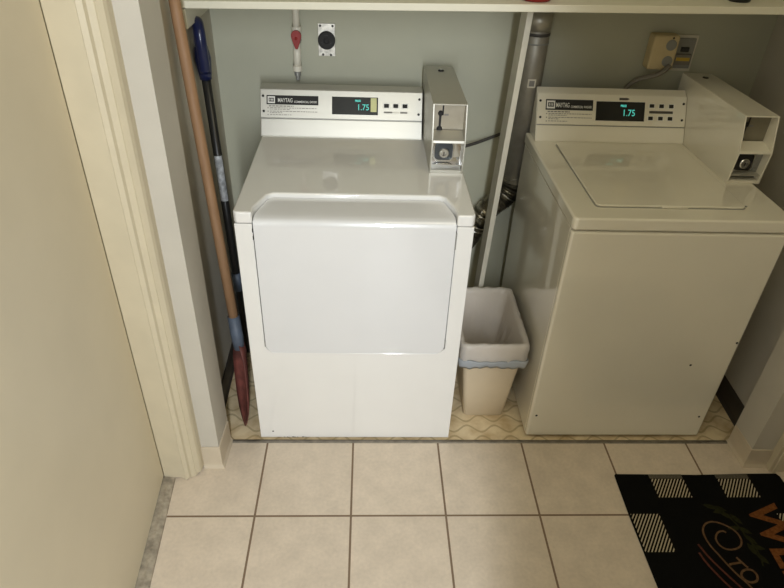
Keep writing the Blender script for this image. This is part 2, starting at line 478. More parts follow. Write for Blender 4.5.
# ------------------------------------------------------------------ shared appliance parts
def console(root, x0, x1, yb, zb, zs, yt, ztop, ybk, title, disp, badge, rows, sticker, panel_mat, housing_mat, led=False, rise=.006):
    """sloping control console: yb,zb foot of its face; yt,ztop top of its face; zs seam between lower strip and panel"""
    def face(z): return yb + (yt - yb) * (z - zb) / (ztop - zb)
    poly = [(yb, zb), (yt, ztop), (yt + .006, ztop + .004), (ybk, ztop + rise), (ybk, zb)]
    hs = MB().prism(poly, 'x', x0, x1).build('console_housing', housing_mat, root, bevel=0.003)
    up = Vector((0, yt - yb, ztop - zb)).normalized(); nrm = Vector((1, 0, 0)).cross(up)
    if nrm.y > 0: nrm = -nrm

    def FM(x, z, off): return frame_matrix(Vector((x, face(z), z)) + nrm * off, (1, 0, 0), up)
    L = (ztop - zs) / up.z
    # lower strip with its folded lip
    M0 = FM(x0, zb, 0); l0 = (zs - zb) / up.z
    MB().box(0.004, x1 - x0 - 0.001, 0.004, l0 - 0.004, -.001, 0.0025, M0).build('lower_strip', panel_mat, root, bevel=0.0012)
    M1 = FM(x0, zs, 0)
    pn = MB().box(0.002, x1 - x0 - 0.001, 0.0, L - 0.001, -.001, 0.004, M1).build('control_panel', panel_mat, root, bevel=0.0012)
    MB().box(0.002, x1 - x0 - 0.001, -.0035, -.0008, -.001, 0.0012, M1).build('panel_seam', GREY, root)

    def PM(x, s, off): return frame_matrix(Vector((x, face(zs), zs)) + up * s + nrm * off, (1, 0, 0), up)
    # screws in the corners of the panel
    for px, s in ((x0 + .014, L * .22), (x0 + .012, L * .75), (x1 - .014, L * .22), (x1 - .012, L * .75)):
        MB().lathe([(0.0045, 0), (0.0045, .0012), (0.002, .002)], 10, PM(px, s, .004)).build('screw', BLACKM, pn)
    # display
    dx0, dx1, s0, s1 = disp[0], disp[1], L * disp[2], L * disp[3]
    dp = MB().box(0, dx1 - dx0, 0, s1 - s0, 0, 0.0012, PM(dx0, s0, .004)).build('display_window', GLASS, root)
    dw, dh = dx1 - dx0, s1 - s0
    mb = MB()
    text_into(mb, '1.75', dh * .48, PM(dx0 + dw * .54, s0 + dh * .27, .0056), width=dw * .23)
    text_into(mb, 'PRICE', dh * .15, PM(dx0 + dw * .50, s0 + dh * .74, .0056), width=dw * .12, bold=.0004)
    mb.build('digits', TEAL, dp)
    if sticker:
        MB().box(0, dw * .13, 0, dh * .78, 0, .0005, PM(dx0 + dw * .84, s0 + dh * .18, .0052)).build('sticker', YELLOWLABEL, dp)
    if led:
        MB().prism([(0, 0), (.030, 0), (.038, .004), (.030, .008), (0, .008)], 'z', 0, .001, PM((dx0 + dx1) / 2 - .006, s1 + .006, .004)).build('arrow_mark', INKD, pn)
    # name badge
    bx0, bx1, b0, b1 = badge[0], badge[1], L * badge[2], L * badge[3]
    nb = MB().box(0, bx1 - bx0, 0, b1 - b0, 0, .0008, PM(bx0, b0, .004)).build('name_badge', BLACKM, root)
    bw, bh = bx1 - bx0, b1 - b0
    mb = MB(); mb.mi = 0
    q = bh * .74; e = bh * .13
    th = q * .16
    OX, OY = bx0 + bw * .022, b0 + e
    mb.box(0, q * 1.1, 0, q, 0, .0004, PM(OX, OY, .0048))
    mb.mi = 1
    mb.box(th, q * 1.1 - th, q * .22, q * .78, 0, .0003, PM(OX, OY, .0051))
    mb.mi = 0
    for k in range(3):                   # the little mark inside the emblem
        mb.box(q * (.28 + .22 * k), q * (.38 + .22 * k), q * .34, q * .66, 0, .0003, PM(OX, OY, .0053))
    text_into(mb, 'MAYTAG', bh * .62, PM(bx0 + bw * .215, b0 + bh * .26, .0049), width=bw * .28, bold=.00015)
    text_into(mb, title, bh * .32, PM(bx0 + bw * .53, b0 + bh * .22, .0049), width=bw * .44, bold=.0001)
    mb.build('lettering', [WHITEINK, BLACKM], nb)
    # small print under the badge
    mb = MB(); rnd = random.Random(5)
    rows_s = [b0 - L * v for v in (.035, .105, .155, .225, .275, .345)]
    for i, s in enumerate(rows_s):
        x = bx0 + (.012 if i in (1, 2, 3, 4, 5) else .008)
        end = bx0 + bw * (.52, .98, .45, .99, .3, .48)[i]
        hgt = L * (.038 if i == 0 else .024)
        while x < end:
            w = rnd.uniform(.004, .012); mb.box(0, min(w, end - x), 0, hgt, 0, .0003, PM(x, s - hgt, .004)); x += w + .0025
        if i in (1, 3, 5): mb.box(0, .004, 0, L * .035, 0, .0003, PM(bx0 + .003, s - L * .035, .004))
    mb.build('printed_instructions', INK, pn)
    # buttons
    for px, s in rows['btn']:
        MB().box(-.0085, .0085, -.0065, .0065, 0, .0022, PM(px, L * s, .004)).build('button', BLACKM, root, bevel=.001)
        MB().box(-.0115, .0115, -.0085, .0085, 0, .0008, PM(px, L * s, .004)).build('button_surround', WHITEINK, root)
    for x_0, x_1, s, hh, mm in rows['bars']:
        MB().box(x_0, x_1, -hh, hh, 0, .0006, PM(0, L * s, .004)).build('legend_strip', mm, pn)
    return hs


def coin_box(root, x0, x1, yb, zb, ztop, ybk, dark, plate_mat, body_mat):
    """narrow deep coin box with two open bays in front"""
    ym, zm = yb - .008, zb + .108          # the bend in its front
    yt = yb + .026
    side = [(yb, zb), (ym, zm), (yt, ztop), (ybk, ztop), (ybk, zb)]
    t = .0045
    bx = empty_part('coin_box', root)
    mb = MB()
    mb.prism(side, 'x', x0, x0 + t); mb.prism(side, 'x', x1 - t, x1)
    xa, xb = x0 + t, x1 - t
    mb.prism([(yt, ztop - t), (yt, ztop), (ybk, ztop), (ybk, ztop - t)], 'x', xa, xb)
    mb.prism([(ybk - t, zb), (ybk - t, ztop - t), (ybk, ztop - t), (ybk, zb)], 'x', xa, xb)
    # bar between the bays and the sill
    mb.prism([(ym, zm - .004), (ym + .002, zm + .004), (ym + .058, zm + .018), (ym + .058, zm - .004)], 'x', xa, xb)
    mb.prism([(yb + .002, zb), (yb + .002, zb + .010), (yb + .05, zb + .010), (yb + .05, zb)], 'x', xa, xb)
    body = mb.build('coin_housing', body_mat, root, bevel=.0008, seg=2)
    # upper bay
    pl = MB().prism([(yt + .030, zm + .012), (yt + .030, ztop - t), (yt + .034, ztop - t), (yt + .034, zm + .012)], 'x', xa, xb).build('coin_plate', PLATESHADE if dark else PLATE, root)
    w = xb - xa
    yp = yt + .030
    MB().box(xa + w * .29, xa + w * .34, yp - .0015, yp + .001, ztop - .045, ztop - .012).build('coin_slot', BLACK, pl)
    lv = MB()
    lv.box(xa + w * .20, xa + w * .27, yp - .006, yp, zm + .022, zm + .068)
    lv.lathe([(.008, 0), (.008, .006), (.005, .009)], 14, frame_matrix((xa + w * .235, yp, zm + .070), (1, 0, 0), (0, 0, 1)))
    lv.lathe([(.009, 0), (.009, .006), (.006, .009)], 14, frame_matrix((xa + w * .235, yp, zm + .020), (1, 0, 0), (0, 0, 1)))
    lv.build('coin_return_lever', BLACKM, root, smooth=False)
    MB().box(xa + w * .36, xa + w * .50, yp - .0006, yp + .0005, zm + .062, zm + .068).build('printed_note', INK, pl)
    # lower bay: plate, dark escutcheon, lock, ledge
    yl = ym + .040
    lp = MB().prism([(yl, zb + .010), (yl - .006, zm - .004), (yl, zm - .004), (yl + .006, zb + .010)], 'x', xa, xb).build('lock_plate', GREY if dark else CHROME, root)
    cx = xa + w * (.40 if not dark else .42); cz = zb + .066
    rr = .022
    pts = arc(rr * .6, rr * .6, rr * .55, 0, 90, 4) + arc(-rr * .6, rr * .6, rr * .55, 90, 180, 4) + arc(-rr * .6, -rr * .6, rr * .55, 180, 270, 4) + arc(rr * .6, -rr * .6, rr * .55, 270, 360, 4)
    fm = frame_matrix((cx, yl - .004, cz), (1, 0, 0), (0, .05, 1))
    MB().prism([(a * 1.32, b * 1.32) for a, b in pts], 'z', 0, .004, fm).build('escutcheon_rim', CHROME, lp, bevel=.001)
    MB().prism([(a * 1.14, b * 1.14) for a, b in pts], 'z', .001, .0055, fm).build('escutcheon', DARKESC if not dark else BLACKM, lp)
    MB().lathe([(.0165, .004), (.0165, .014), (.0140, .0165), (.008, .0165), (.007, .0145)], 20, frame_matrix((cx, yl - .004, cz - .004), (1, 0, 0), (0, .05, 1))).build('lock_cylinder', CHROME, root)
    MB().box(cx - .0015, cx + .0015, yl - .0215, yl - .018, cz - .009, cz + .001).build('key_slot', BLACK, root)
    MB().box(xa, xb, yb + .004, yl + .004, zb + .026, zb + .029).build('ledge', CHROME if not dark else SILVER, root)
    for sx in (.12, .88):
        MB().lathe([(.004, 0), (.004, .002), (.002, .003)], 10, frame_matrix((xa + w * sx, yl - .003, zb + .040), (1, 0, 0), (0, 0, 1))).build('screw', GREY, root)
    # key lock on the top
    tl = MB().lathe([(.0105, 0), (.0105, .003), (.008, .0045)], 18, Matrix.Translation(((x0 + x1) / 2 + .004, ybk - .062, ztop))).build('top_lock', BLACK, root)
    MB().lathe([(.005, .0035), (.005, .0055), (.003, .006)], 12, Matrix.Translation(((x0 + x1) / 2 + .004, ybk - .062, ztop))).build('lock_core', CHROME, tl)
    return body


def empty_part(name, root): return None


# ------------------------------------------------------------------ dryer
DX0, DX1 = -0.370, 0.316
dry = empty('clothes_dryer', (-0.027, 0.35, 0), 'white coin-operated clothes dryer with large front door, left of the two machines', 'dryer')
for sx in (DX0 + .05, DX1 - .05):
    for sy in (.06, .62):
        MB().lathe([(.022, 0), (.022, .006), (.010, .008), (.010, .012)], 14, Matrix.Translation((sx, sy, 0))).build('foot', BLACKM, dry)
MB().box(DX0 + .003, DX1 - .003, .016, .70, .011, .8885).build('cabinet', ENAMEL, dry, bevel=0.004)
dl, dr_, db = -0.316, 0.263, 0.416
gap = .0035
poly = [(DX0, .009), (DX1, .009), (DX1, .8885), (dr_ + gap, .8885)]
poly += arc(dr_ + gap - .034, db - gap + .034, .034, 0, -90, 7) + arc(dl - gap + .034, db - gap + .034, .034, -90, -180, 7)
poly += [(dl - gap, .8885), (DX0, .8885)]
MB().prism(poly, 'y', 0.0, .0155).build('front_panel', ENAMEL, dry, bevel=.0025, ang=50)
# deck (top) with the notch for the wrap-over door
deck = [(DX0 - .001, 0.008), (DX0 + .008, -.002), (-.3175, -.002), (-.3175, .030), (-.3105, .052), (-.290, .112), (-.272, .124), (.222, .124), (.240, .112), (.259, .052), (.2645, .030),
        (.2645, -.002), (DX1 - .008, -.002), (DX1 + .001, .008), (DX1 + .001, .70), (DX0 - .001, .70)]
MB().prism(deck, 'z', .8905, .927).build('deck', ENAMEL, dry, bevel=.0055, seg=4)
# door: front sheet with rounded lower corners that folds back over the top
rows = []
r = .032
for k in range(8):
    a = k / 7 * PI / 2
    rows.append((-.004, db + r - r * math.cos(a), dl + r - r * math.sin(a), dr_ - r + r * math.sin(a)))
rows += [(-.004, .872, dl, dr_), (-.0035, .884, dl, dr_), (-.0015, .893, dl + .001, dr_ - .001), (.003, .8995, dl + .001, dr_ - .001), (.010, .9030, dl + .001, dr_ - .001), (.030, .9055, dl + .002, dr_ - .002),
         (.052, .9075, dl + .009, dr_ - .007), (.108, .9115, dl + .028, dr_ - .026), (.122, .9125, dl + .046, dr_ - .043)]
mb = MB(); V = []
for y, z, a, b in rows: V.append((mb.bm.verts.new((a, y, z)), mb.bm.verts.new((b, y, z))))
for (a, b), (c, d) in zip(V, V[1:]): mb._f([a, b, d, c])
dd = mb.build('door', DOORWHITE, dry, smooth=False)
for p in dd.data.polygons: p.use_smooth = True
md = dd.modifiers.new('solid', 'SOLIDIFY'); md.thickness = .010; md.offset = -1
es = dd.modifiers.new('split', 'EDGE_SPLIT'); es.split_angle = math.radians(50)
# hinges and the worn spots on the door edges
MB().box(dl - .0045, dl - .0005, -.0015, .012, .862, .874).build('hinge', BLACKM, dd)
MB().box(dl - .0045, dl - .0005, -.0015, .012, .838, .850).build('hinge', BLACKM, dd)
MB().box(dr_ + .0003, dr_ + .0045, -.003, .012, .815, .870).build('hinge', GREY, dd)
MB().box(dr_ - .001, dr_ + .004, -.003, .010, .435, .470).build('latch_wear', GREY, dd)
MB().box(dl - .004, dl + .0005, -.003, .010, .440, .462).build('latch_wear', GREY, dd)
MB().lathe([(.003, 0), (.003, .001)], 8, frame_matrix((-.324, 0.0, .041), (1, 0, 0), (0, 0, 1))).build('panel_hole', BLACKM, dry)
mb = MB(); rnd = random.Random(4)
for k in range(7):
    x = -.285 + k * .012 + rnd.uniform(-.004, .004)
    mb.box(x, x + rnd.uniform(.004, .010), -.0006, .001, .0095, .0095 + rnd.uniform(.001, .004))
mb.build('rust_chips', INKD, dry)
console(dry, -.376, .200, .576, .926, .985, .652, 1.072, .705, 'COMMERCIAL DRYER',
        (-.122, .041, .16, .78), (-.352, -.170, .46, .78),
        {'btn': [(.071, .50), (.104, .50), (.137, .50)], 'bars': [(.062, .092, .27, .003, INK), (.092, .116, .27, .0025, SILVER), (.120, .146, .27, .003, INK)]},
        True, STEEL, SILVER)
coin_box(dry, .2045, .311, .286, .927, 1.143, .738, False, SILVER, SILVER)

# ------------------------------------------------------------------ washer
WX0, WX1 = 0.602, 1.266
wsh = empty('washing_machine', (0.93, 0.35, 0), 'almond white top-loading coin-operated washing machine, right of the two machines', 'washer')
for sx in (WX0 + .05, WX1 - .05):
    for sy in (.06, .62):
        MB().lathe([(.022, 0), (.022, .006), (.010, .008), (.010, .012)], 14, Matrix.Translation((sx, sy, 0))).build('foot', BLACKM, wsh)
MB().box(WX0 + .003, WX1 - .004, .030, .69, .010, .8785).build('cabinet', ALMOND, wsh, bevel=.003)
MB().box(WX0 + .002, WX1 - .006, .008, .034, .010, .8765).build('front_panel', ALMOND, wsh, bevel=.010, seg=4)
top = [(WX0, .016), (WX0 + .010, .006), (WX1 - .010, .006), (WX1, .016), (WX1, .695), (WX0, .695)]
MB().prism(top, 'z', .8805, .921).build('deck', ALMOND, wsh, bevel=.012, seg=5)
# lid: slightly raised sheet with a rounded front edge and a finger lip
lx0, lx1, ly0, ly1 = .688, 1.146, .080, .572
lp = arc(lx0 + .016, ly0 + .016, .016, 180, 270, 5) + arc(lx1 - .016, ly0 + .016, .016, 270, 360, 5) + [(lx1, ly1), (lx0, ly1)]
MB().prism([(x + (.0025 if x < .9 else -.0025) * -1, y - .0025) for x, y in lp], 'z', .9205, .9217).build('lid_gap', GREY, wsh)
lid = MB().prism(lp, 'z', .921, .9285).build('lid', ALMOND, wsh, bevel=.003, seg=3)
MB().box(.885, .965, ly0 - .005, ly0 + .012, .9222, .9262).build('finger_lip', ALMOND, lid, bevel=.0015)
MB().lathe([(.004, 0), (.004, .0025), (.002, .003)], 10, Matrix.Translation((lx1 + .008, ly0 + .02, .921))).build('lid_bumper', GREY, wsh)
for px, pz in ((.628, .117), (1.231, .114), (1.120, .364), (1.247, .463)):
    MB().lathe([(.0042, 0), (.0042, .001)], 10, frame_matrix((px, .008, pz), (1, 0, 0), (0, 0, 1))).build('screw', BLACKM, wsh)
console(wsh, .618, 1.172, .603, .920, .976, .680, 1.074, .7035, 'COMMERCIAL WASHER',
        (.836, 1.016, .15, .77), (.650, .824, .46, .80),
        {'btn': [(1.042, .66), (1.078, .66), (1.114, .66), (1.040, .26), (1.077, .26), (1.113, .26)], 'bars': [(1.034, 1.122, .46, .0045, INKD)]},
        False, ALMOND, ALMOND, led=True, rise=.017)
coin_box(wsh, 1.173, 1.282, .266, .921, 1.136, .765, True, ALMOND, ALMOND)

# ------------------------------------------------------------------ bin, bag
def rrect(x0, x1, y0, y1, r, z, n=5):
    p = arc(x1 - r, y1 - r, r, 0, 90, n) + arc(x0 + r, y1 - r, r, 90, 180, n) + arc(x0 + r, y0 + r, r, 180, 270, n) + arc(x1 - r, y0 + r, r, 270, 360, n)
    return [(a, b, z) for a, b in p]


def bin_rect(z, grow=0.0):
    k = z / .362
    return (.386 + (.350 - .386) * k - grow, .540 + (.576 - .540) * k + grow, .118 + (.104 - .118) * k - grow, .405 + (.452 - .405) * k + grow)


tb = empty('waste_bin', (.463, .27, 0), 'slim tan plastic waste bin standing between the dryer and the washer', 'bin')
mb = MB()
rings = []
for z in (0.0, .006, .12, .24, .345, .355, .362):
    g = -.004 if z == 0 else (.004 if z >= .355 else 0)
    rings.append(rrect(*bin_rect(z, g), .018, z))
for z in (.362, .24, .12, .008):
    rings.append(rrect(*bin_rect(z, -.003), .016, z))
mb.loft(rings); mb.build('bin_body', BINM, tb, smooth=True)
bag = empty('bin_liner', (.463, .27, .20), 'translucent white plastic bag lining the tan waste bin, folded over its rim', 'bag')
rnd = random.Random(11)
N = 96


def bag_ring(z, grow, amp, seed, droop=0.0):
    """rounded rectangle resampled evenly, wrinkled"""
    base = [Vector(p) for p in rrect(*bin_rect(min(z, .37), grow), .020, z, 6)]
    base.append(base[0]); seg = [(b - a).length for a, b in zip(base, base[1:])]; tot = sum(seg)
    out = []; r2 = random.Random(seed); ph = [(r2.choice((5, 7, 9, 13, 17, 23, 31)), r2.uniform(0, 6.28), r2.uniform(.3, 1)) for _ in range(5)]
    cx, cy = .463, .275
    for k in range(N):
        d = tot * k / N; i = 0
        while d > seg[i]: d -= seg[i]; i += 1
        p = base[i] + (base[i + 1] - base[i]) * (d / seg[i])
        wv = sum(a * math.sin(f_ * 2 * PI * k / N + q) for f_, q, a in ph) / 2.2
        n = Vector((p.x - cx, p.y - cy, 0)).normalized()
        p = p + n * (amp * wv) + Vector((0, 0, droop * sum(a * math.sin(f_ * 2 * PI * k / N + q * 2) for f_, q, a in ph[:3])))
        out.append(tuple(p))
    return out


rings = [bag_ring(.285, .017, .006, 1, .006), bag_ring(.305, .016, .0055, 2, .002), bag_ring(.325, .013, .0055, 3), bag_ring(.345, .0125, .0042, 4), bag_ring(.362, .0105, .002, 5),
         bag_ring(.3705, .005, .0022, 6, .0030), bag_ring(.369, -.005, .0012, 7, .001), bag_ring(.350, -.0095, .002, 8), bag_ring(.30, -.012, .0065, 9), bag_ring(.22, -.016, .010, 10),
         bag_ring(.13, -.022, .010, 12), bag_ring(.05, -.030, .005, 13), bag_ring(.022, -.045, .003, 14)]
mb = MB(); mb.loft(rings, caps=False)
mb.bm.verts.ensure_lookup_table()
mb._f([mb.bm.verts[len(mb.bm.verts) - N + k] for k in range(N)])
mb.build('bag_sheet', BAG, bag, smooth=True)
rings = [bag_ring(.262, .0195, .003, 21, .003), bag_ring(.272, .0215, .003, 21, .003), bag_ring(.288, .0215, .003, 22, .003), bag_ring(.296, .019, .003, 22, .003), bag_ring(.288, .0175, .003, 22, .003), bag_ring(.272, .0175, .003, 21, .003)]
def tilt(rs): return [[(x, y, z + (.30 - (y)) * .10 - .012) for x, y, z in r] for r in rs]
mb = MB(); rings = tilt(rings); mb.loft(rings + [rings[0]], caps=False)
mb.build('drawstring_band', BAND, bag, smooth=True, merge=True)

# ------------------------------------------------------------------ pipe, outlets, cords
gp = empty('water_pipe', (-.248, .74, 1.22), 'cream supply pipe with a red valve handle hanging down the wall above the dryer', 'pipe')
zu = shelf_top(-.25) - .0225
MB().tube([(-.246, .745, zu), (-.247, .745, 1.25)], .0125, 16).build('pipe', PVC, gp, smooth=True)
MB().lathe([(.0165, 1.238), (.0165, 1.262)], 16, Matrix.Translation((-.247, .745, 0))).build('coupling', PVC, gp)
MB().lathe([(.011, 1.205), (.016, 1.215), (.016, 1.232), (.011, 1.240)], 16, Matrix.Translation((-.247, .745, 0))).build('valve_body', GREY, gp)
MB().tube([(-.2475, .745, 1.208), (-.250, .745, 1.118)], .0135, 16).build('pipe', PVC, gp, smooth=True)
MB().lathe([(.0165, 1.112), (.0165, 1.130)], 16, Matrix.Translation((-.250, .745, 0))).build('coupling', PVC, gp)
MB().lathe([(.010, 1.112), (.012, 1.108), (.012, 1.096), (.008, 1.094), (.008, 1.080), (.005, 1.078)], 14, Matrix.Translation((-.250, .745, 0))).build('threaded_fitting', GREY, gp)
hm = frame_matrix((-.247, .724, 1.230), (1, 0, 0), (0, 0, 1))
pts = [(.018 * math.cos(t), .018 * math.sin(t) + .006) for t in [math.radians(a) for a in range(-20, 201, 20)]] + [(-.011, -.020), (-.004, -.038), (.004, -.038), (.011, -.020)]
MB().prism(pts, 'z', -.006, .006, hm).build('valve_handle', REDP, gp, bevel=.002)
MB().tube([(-.247, .735, 1.228), (-.247, .716, 1.228)], .005, 10).build('valve_stem', REDP, gp, smooth=True)

do = empty('dryer_outlet', (-.146, BY, 1.21), 'round black power socket on a small metal plate, on the back wall above the dryer', 'outlet')
MB().box(-.177, -.115, BY - .004, BY, 1.152, 1.264).build('metal_plate', mat('worn_plate', (0.62, 0.60, 0.54), .35, .5, noise=.35, nscale=55), do, bevel=.002)
MB().lathe([(.031, 0), (.031, .010), (.029, .013), (.010, .013), (.008, .010)], 28, frame_matrix((-.146, BY - .003, 1.208), (1, 0, 0), (0, 0, 1))).build('socket_face', BLACKM, do)
for a in (90, 210, 330):
    MB().box(-.0015, .0015, -.006, .006, .0125, .0137, frame_matrix((-.146 + .018 * math.cos(math.radians(a)), BY - .003, 1.208 + .018 * math.sin(math.radians(a))), (math.cos(math.radians(a)), 0, math.sin(math.radians(a))), (-math.sin(math.radians(a)), 0, math.cos(math.radians(a))))).build('slot', BLACK, do)
for px, pz in ((-.168, 1.256), (-.124, 1.256), (-.160, 1.158), (-.132, 1.157)):
    MB().lathe([(.0045, 0), (.0045, .001)], 8, frame_matrix((px, BY - .004, pz), (1, 0, 0), (0, 0, 1))).build('screw', INKD, do)

wo = empty('washer_outlet', (1.09, BY, 1.20), 'beige adapter and grey socket on a white framed wall plate above the washer', 'outlet')
ox = 1.150
MB().box(ox - .055, ox + .060, BY - .006, BY, 1.135, 1.262).build('wall_plate', PVC, wo, bevel=.002)
MB().box(ox - .048, ox + .050, BY - .014, BY - .005, 1.146, 1.252).build('socket_body', GREY, wo, bevel=.002)
MB().box(ox + .000, ox + .030, BY - .020, BY - .012, 1.205, 1.222).build('socket_hole', BLACK, wo, bevel=.002)
MB().box(ox - .020, ox + .044, BY - .024, BY - .012, 1.160, 1.198).build('plug', CORD, wo, bevel=.003)
MB().box(ox - .012, ox + .038, BY - .0255, BY - .023, 1.175, 1.187).build('yellow_strip', YELLOW, wo)
ad = MB().box(ox - .125, ox - .030, BY - .055, BY - .001, 1.148, 1.268).build('adapter_box', BEIGE, wo, bevel=.008)
for pz in (1.236, 1.180):
    MB().lathe([(.019, 0), (.019, .002), (.016, .003)], 20, frame_matrix((ox - .058, BY - .0545, pz), (1, 0, 0), (0, 0, 1))).build('socket', GREY, ad)
MB().lathe([(.004, 0), (.004, .001)], 8, frame_matrix((ox - .056, BY - .055, 1.260), (1, 0, 0), (0, 0, 1))).build('screw', INKD, ad)
pts = smooth_path([(ox - .05, BY - .0695, 1.168), (ox - .09, BY - .080, 1.140), (ox - .15, BY - .040, 1.105), (ox - .18, BY - .025, 1.05), (ox - .17, BY - .022, .98)])
MB().tube(pts, .0075, 10, sx=1.5).build('power_cord', CORD, wsh, smooth=True)
pts = smooth_path([(.27, .705, .78), (.34, .735, .825), (.44, .765, .850), (.535, .788, .880)])
MB().tube(pts, .006, 8).build('power_cord', DARKCORD, dry, smooth=True)

# ------------------------------------------------------------------ exhaust duct
du = empty('exhaust_duct', (.60, .745, .8), 'dull metal exhaust duct with crinkled foil elbow behind the upright board', 'duct')
dz = shelf_top(.6) - .0225
MB().tube([(.600, .750, dz), (.600, .750, 1.15), (.600, .750, .69)], .046, 24).build('duct_pipe', DUCT, du, smooth=True)
MB().tube([(.600, .750, 1.335), (.600, .750, 1.275)], .0475, 24).build('tape_band', TAPE, du, smooth=True)
MB().tube([(.600, .750, 1.235), (.600, .750, 1.230)], .0478, 24).build('duct_seam', GREY, du, smooth=True)
MB().tube([(.600, .750, 1.268), (.600, .750, 1.258)], .0472, 24).build('duct_seam', INKD, du, smooth=True)
MB().box(.583, .612, .7005, .7045, 1.085, 1.115).build('tag', PVC, du)
MB().box(.588, .607, .6995, .7008, 1.090, 1.110).build('tag_window', INK, du)
path = smooth_path([(.600, .750, .72), (.595, .748, .675), (.565, .745, .625), (.515, .742, .580), (.475, .738, .52), (.446, .740, .45), (.405, .750, .38), (.345, .752, .34)], 26)
rnd = random.Random(2)
rad = [.045 + (.003 if i % 2 else -.003) + rnd.uniform(-.003, .003) for i in range(len(path))]
MB().tube(path, rad, 20).build('foil_elbow', FOIL, du)

# ------------------------------------------------------------------ shovel and blue-gripped tool
P1 = Vector((-.5155, .27, 1.375)); P0 = Vector((-.447, .150, .425))
dv = (P1 - P0).normalized()
shv = empty('garden_spade', (-.437, .08, 0), 'spade with tan wooden handle and worn red blade leaning left of the dryer', 'shovel')
MB().tube([P0 - dv * .03, P0 + dv * .3, P1, P1 + dv * .12], [.0165, .0165, .0165, .015], 14).build('handle', WOOD, shv, smooth=True)
MB().tube([P0 + dv * .02, P0 - dv * .06, P0 - dv * .11], [.0205, .0215, .019], 14).build('ferrule', BLUETAPE, shv, smooth=True)
tip = Vector((-.433, .064, .004)); shd = P0 - dv * .085
ax = (shd - tip); LN = ax.length; ax.normalize()
wd = Vector((0.55, -.83, 0)); wd = (wd - ax * wd.dot(ax)).normalized(); nn = ax.cross(wd)
mb = MB(); rings = []
for t, hw, cv in ((0, .003, 0), (.06, .020, .002), (.18, .040, .006), (.35, .050, .010), (.6, .052, .012), (.82, .047, .013), (.92, .030, .014), (1.0, .014, .012)):
    c = tip + ax * (LN * t); ring = []
    for k in range(9):
        u = -1 + k / 4
        ring.append(c + wd * (hw * u) + nn * (cv * (1 - u * u) * 2.2 - .006))
    rings.append(ring)
mb.loft(rings, close=False, caps=False)
mb.build('blade', REDBLADE, shv, smooth=True, solid=.003)

T1 = Vector((-.521, .50, 1.190)); T0 = Vector((-.492, .47, .02)); tv = (T1 - T0).normalized()
tl = empty('long_handled_tool', (-.486, .47, 0), 'long tool with black shaft and rounded navy blue grip standing beside the dryer', 'tool')
MB().tube([T0, T0 + tv * .5, T1], .0150, 16).build('shaft', BLACK, tl, smooth=True)
MB().tube([T0 + tv * .39, T0 + tv * .31], .0175, 16).build('collar', BLUETAPE, tl, smooth=True)
fwd = Vector((.95, .30, 0)); fwd = (fwd - tv * fwd.dot(tv)).normalized(); sd = tv.cross(fwd)
def gp_(a, b): return T1 + tv * a + sd * b
lp_ = [gp_(-.02, .010)] + [gp_(.035, .026), gp_(.07, .036), gp_(.100, .034), gp_(.120, .019), gp_(.126, 0), gp_(.120, -.019), gp_(.100, -.034), gp_(.07, -.036), gp_(.035, -.026), gp_(-.02, -.010)]
MB().tube(smooth_path(lp_, 5), .0175, 14, sx=1.0).build('grip', BLUE, tl, smooth=True)
MB().tube([gp_(-.045, 0), gp_(-.02, 0), gp_(.02, 0), gp_(.055, 0)], [.019, .022, .026, .021], 16).build('grip_socket', BLUE, tl, smooth=True)
LBM = Matrix.Translation(T0 + tv * .70)
mb = MB(); rings = []
yaw0 = math.atan2(-.9, .2)
for z in (.70, .87):
    c = T0 + tv * z
    rings.append([c + Vector((math.cos(yaw0 + a) * .0156, math.sin(yaw0 + a) * .0156, 0)) for a in [(-1.0 + .25 * k) for k in range(9)]])
mb.loft(rings, close=False, caps=False); mb.build('shaft_label', LABELM, tl, smooth=True)

# ------------------------------------------------------------------ things on the shelf
z0 = shelf_top(.505)
rj = empty('red_container', (.505, .455, z0), 'round red plastic container standing on the shelf above the upright board', 'container')
MB().lathe([(.038, 0), (.045, .006), (.046, .02), (.046, .15), (.040, .175), (.018, .190), (.018, .20)], 28, Matrix.Translation((.505, .455, z0))).build('body', REDP, rj, smooth=True)
MB().lathe([(.021, .197), (.021, .222), (.018, .226)], 20, Matrix.Translation((.505, .455, z0))).build('cap', WHITEINK, rj)
z1 = shelf_top(1.135)
bj = empty('black_canister', (1.135, .475, z1), 'small dark canister standing on the shelf above the washer', 'canister')
MB().lathe([(.029, 0), (.032, .004), (.032, .12), (.028, .128)], 24, Matrix.Translation((1.135, .475, z1))).build('body', BLACK, bj, smooth=True)
MB().lathe([(.027, .126), (.027, .150), (.022, .155)], 24, Matrix.Translation((1.135, .475, z1))).build('lid', BLACKM, bj)

# ------------------------------------------------------------------ welcome mat
MX0, MX1, MY1, MY0 = .885, 1.479, -.163, -1.06
mt = empty('welcome_mat', (1.18, -.6, 0), 'black doormat with striped check border and rust lettering on the tiles before the washer', 'doormat')
body = [(MX0, MY0), (MX1, MY0)] + [(MX1 + .003, -.60), (MX1, MY1 - .012), (MX1 - .008, MY1 + .002)] + [(MX1 - .11, MY1 + .001), (1.18, MY1 - .004), (1.05, MY1 - .002), (MX0 + .004, MY1), (MX0, MY1 - .004), (MX0 - .004, -.35)]
MB().prism(body, 'z', 0, .0060).build('mat_pile', MATB, mt, bevel=.002)


def clip_poly(poly, ax, val, keep_less):
    out = []
    for i in range(len(poly)):
        a, b = poly[i], poly[(i + 1) % len(poly)]
        ia = (a[ax] <= val) == keep_less or a[ax] == val; ib = (b[ax] <= val) == keep_less or b[ax] == val
        if ia: out.append(a)
        if ia != ib:
            t = (val - a[ax]) / (b[ax] - a[ax]); out.append((a[0] + (b[0] - a[0]) * t, a[1] + (b[1] - a[1]) * t))
    return out


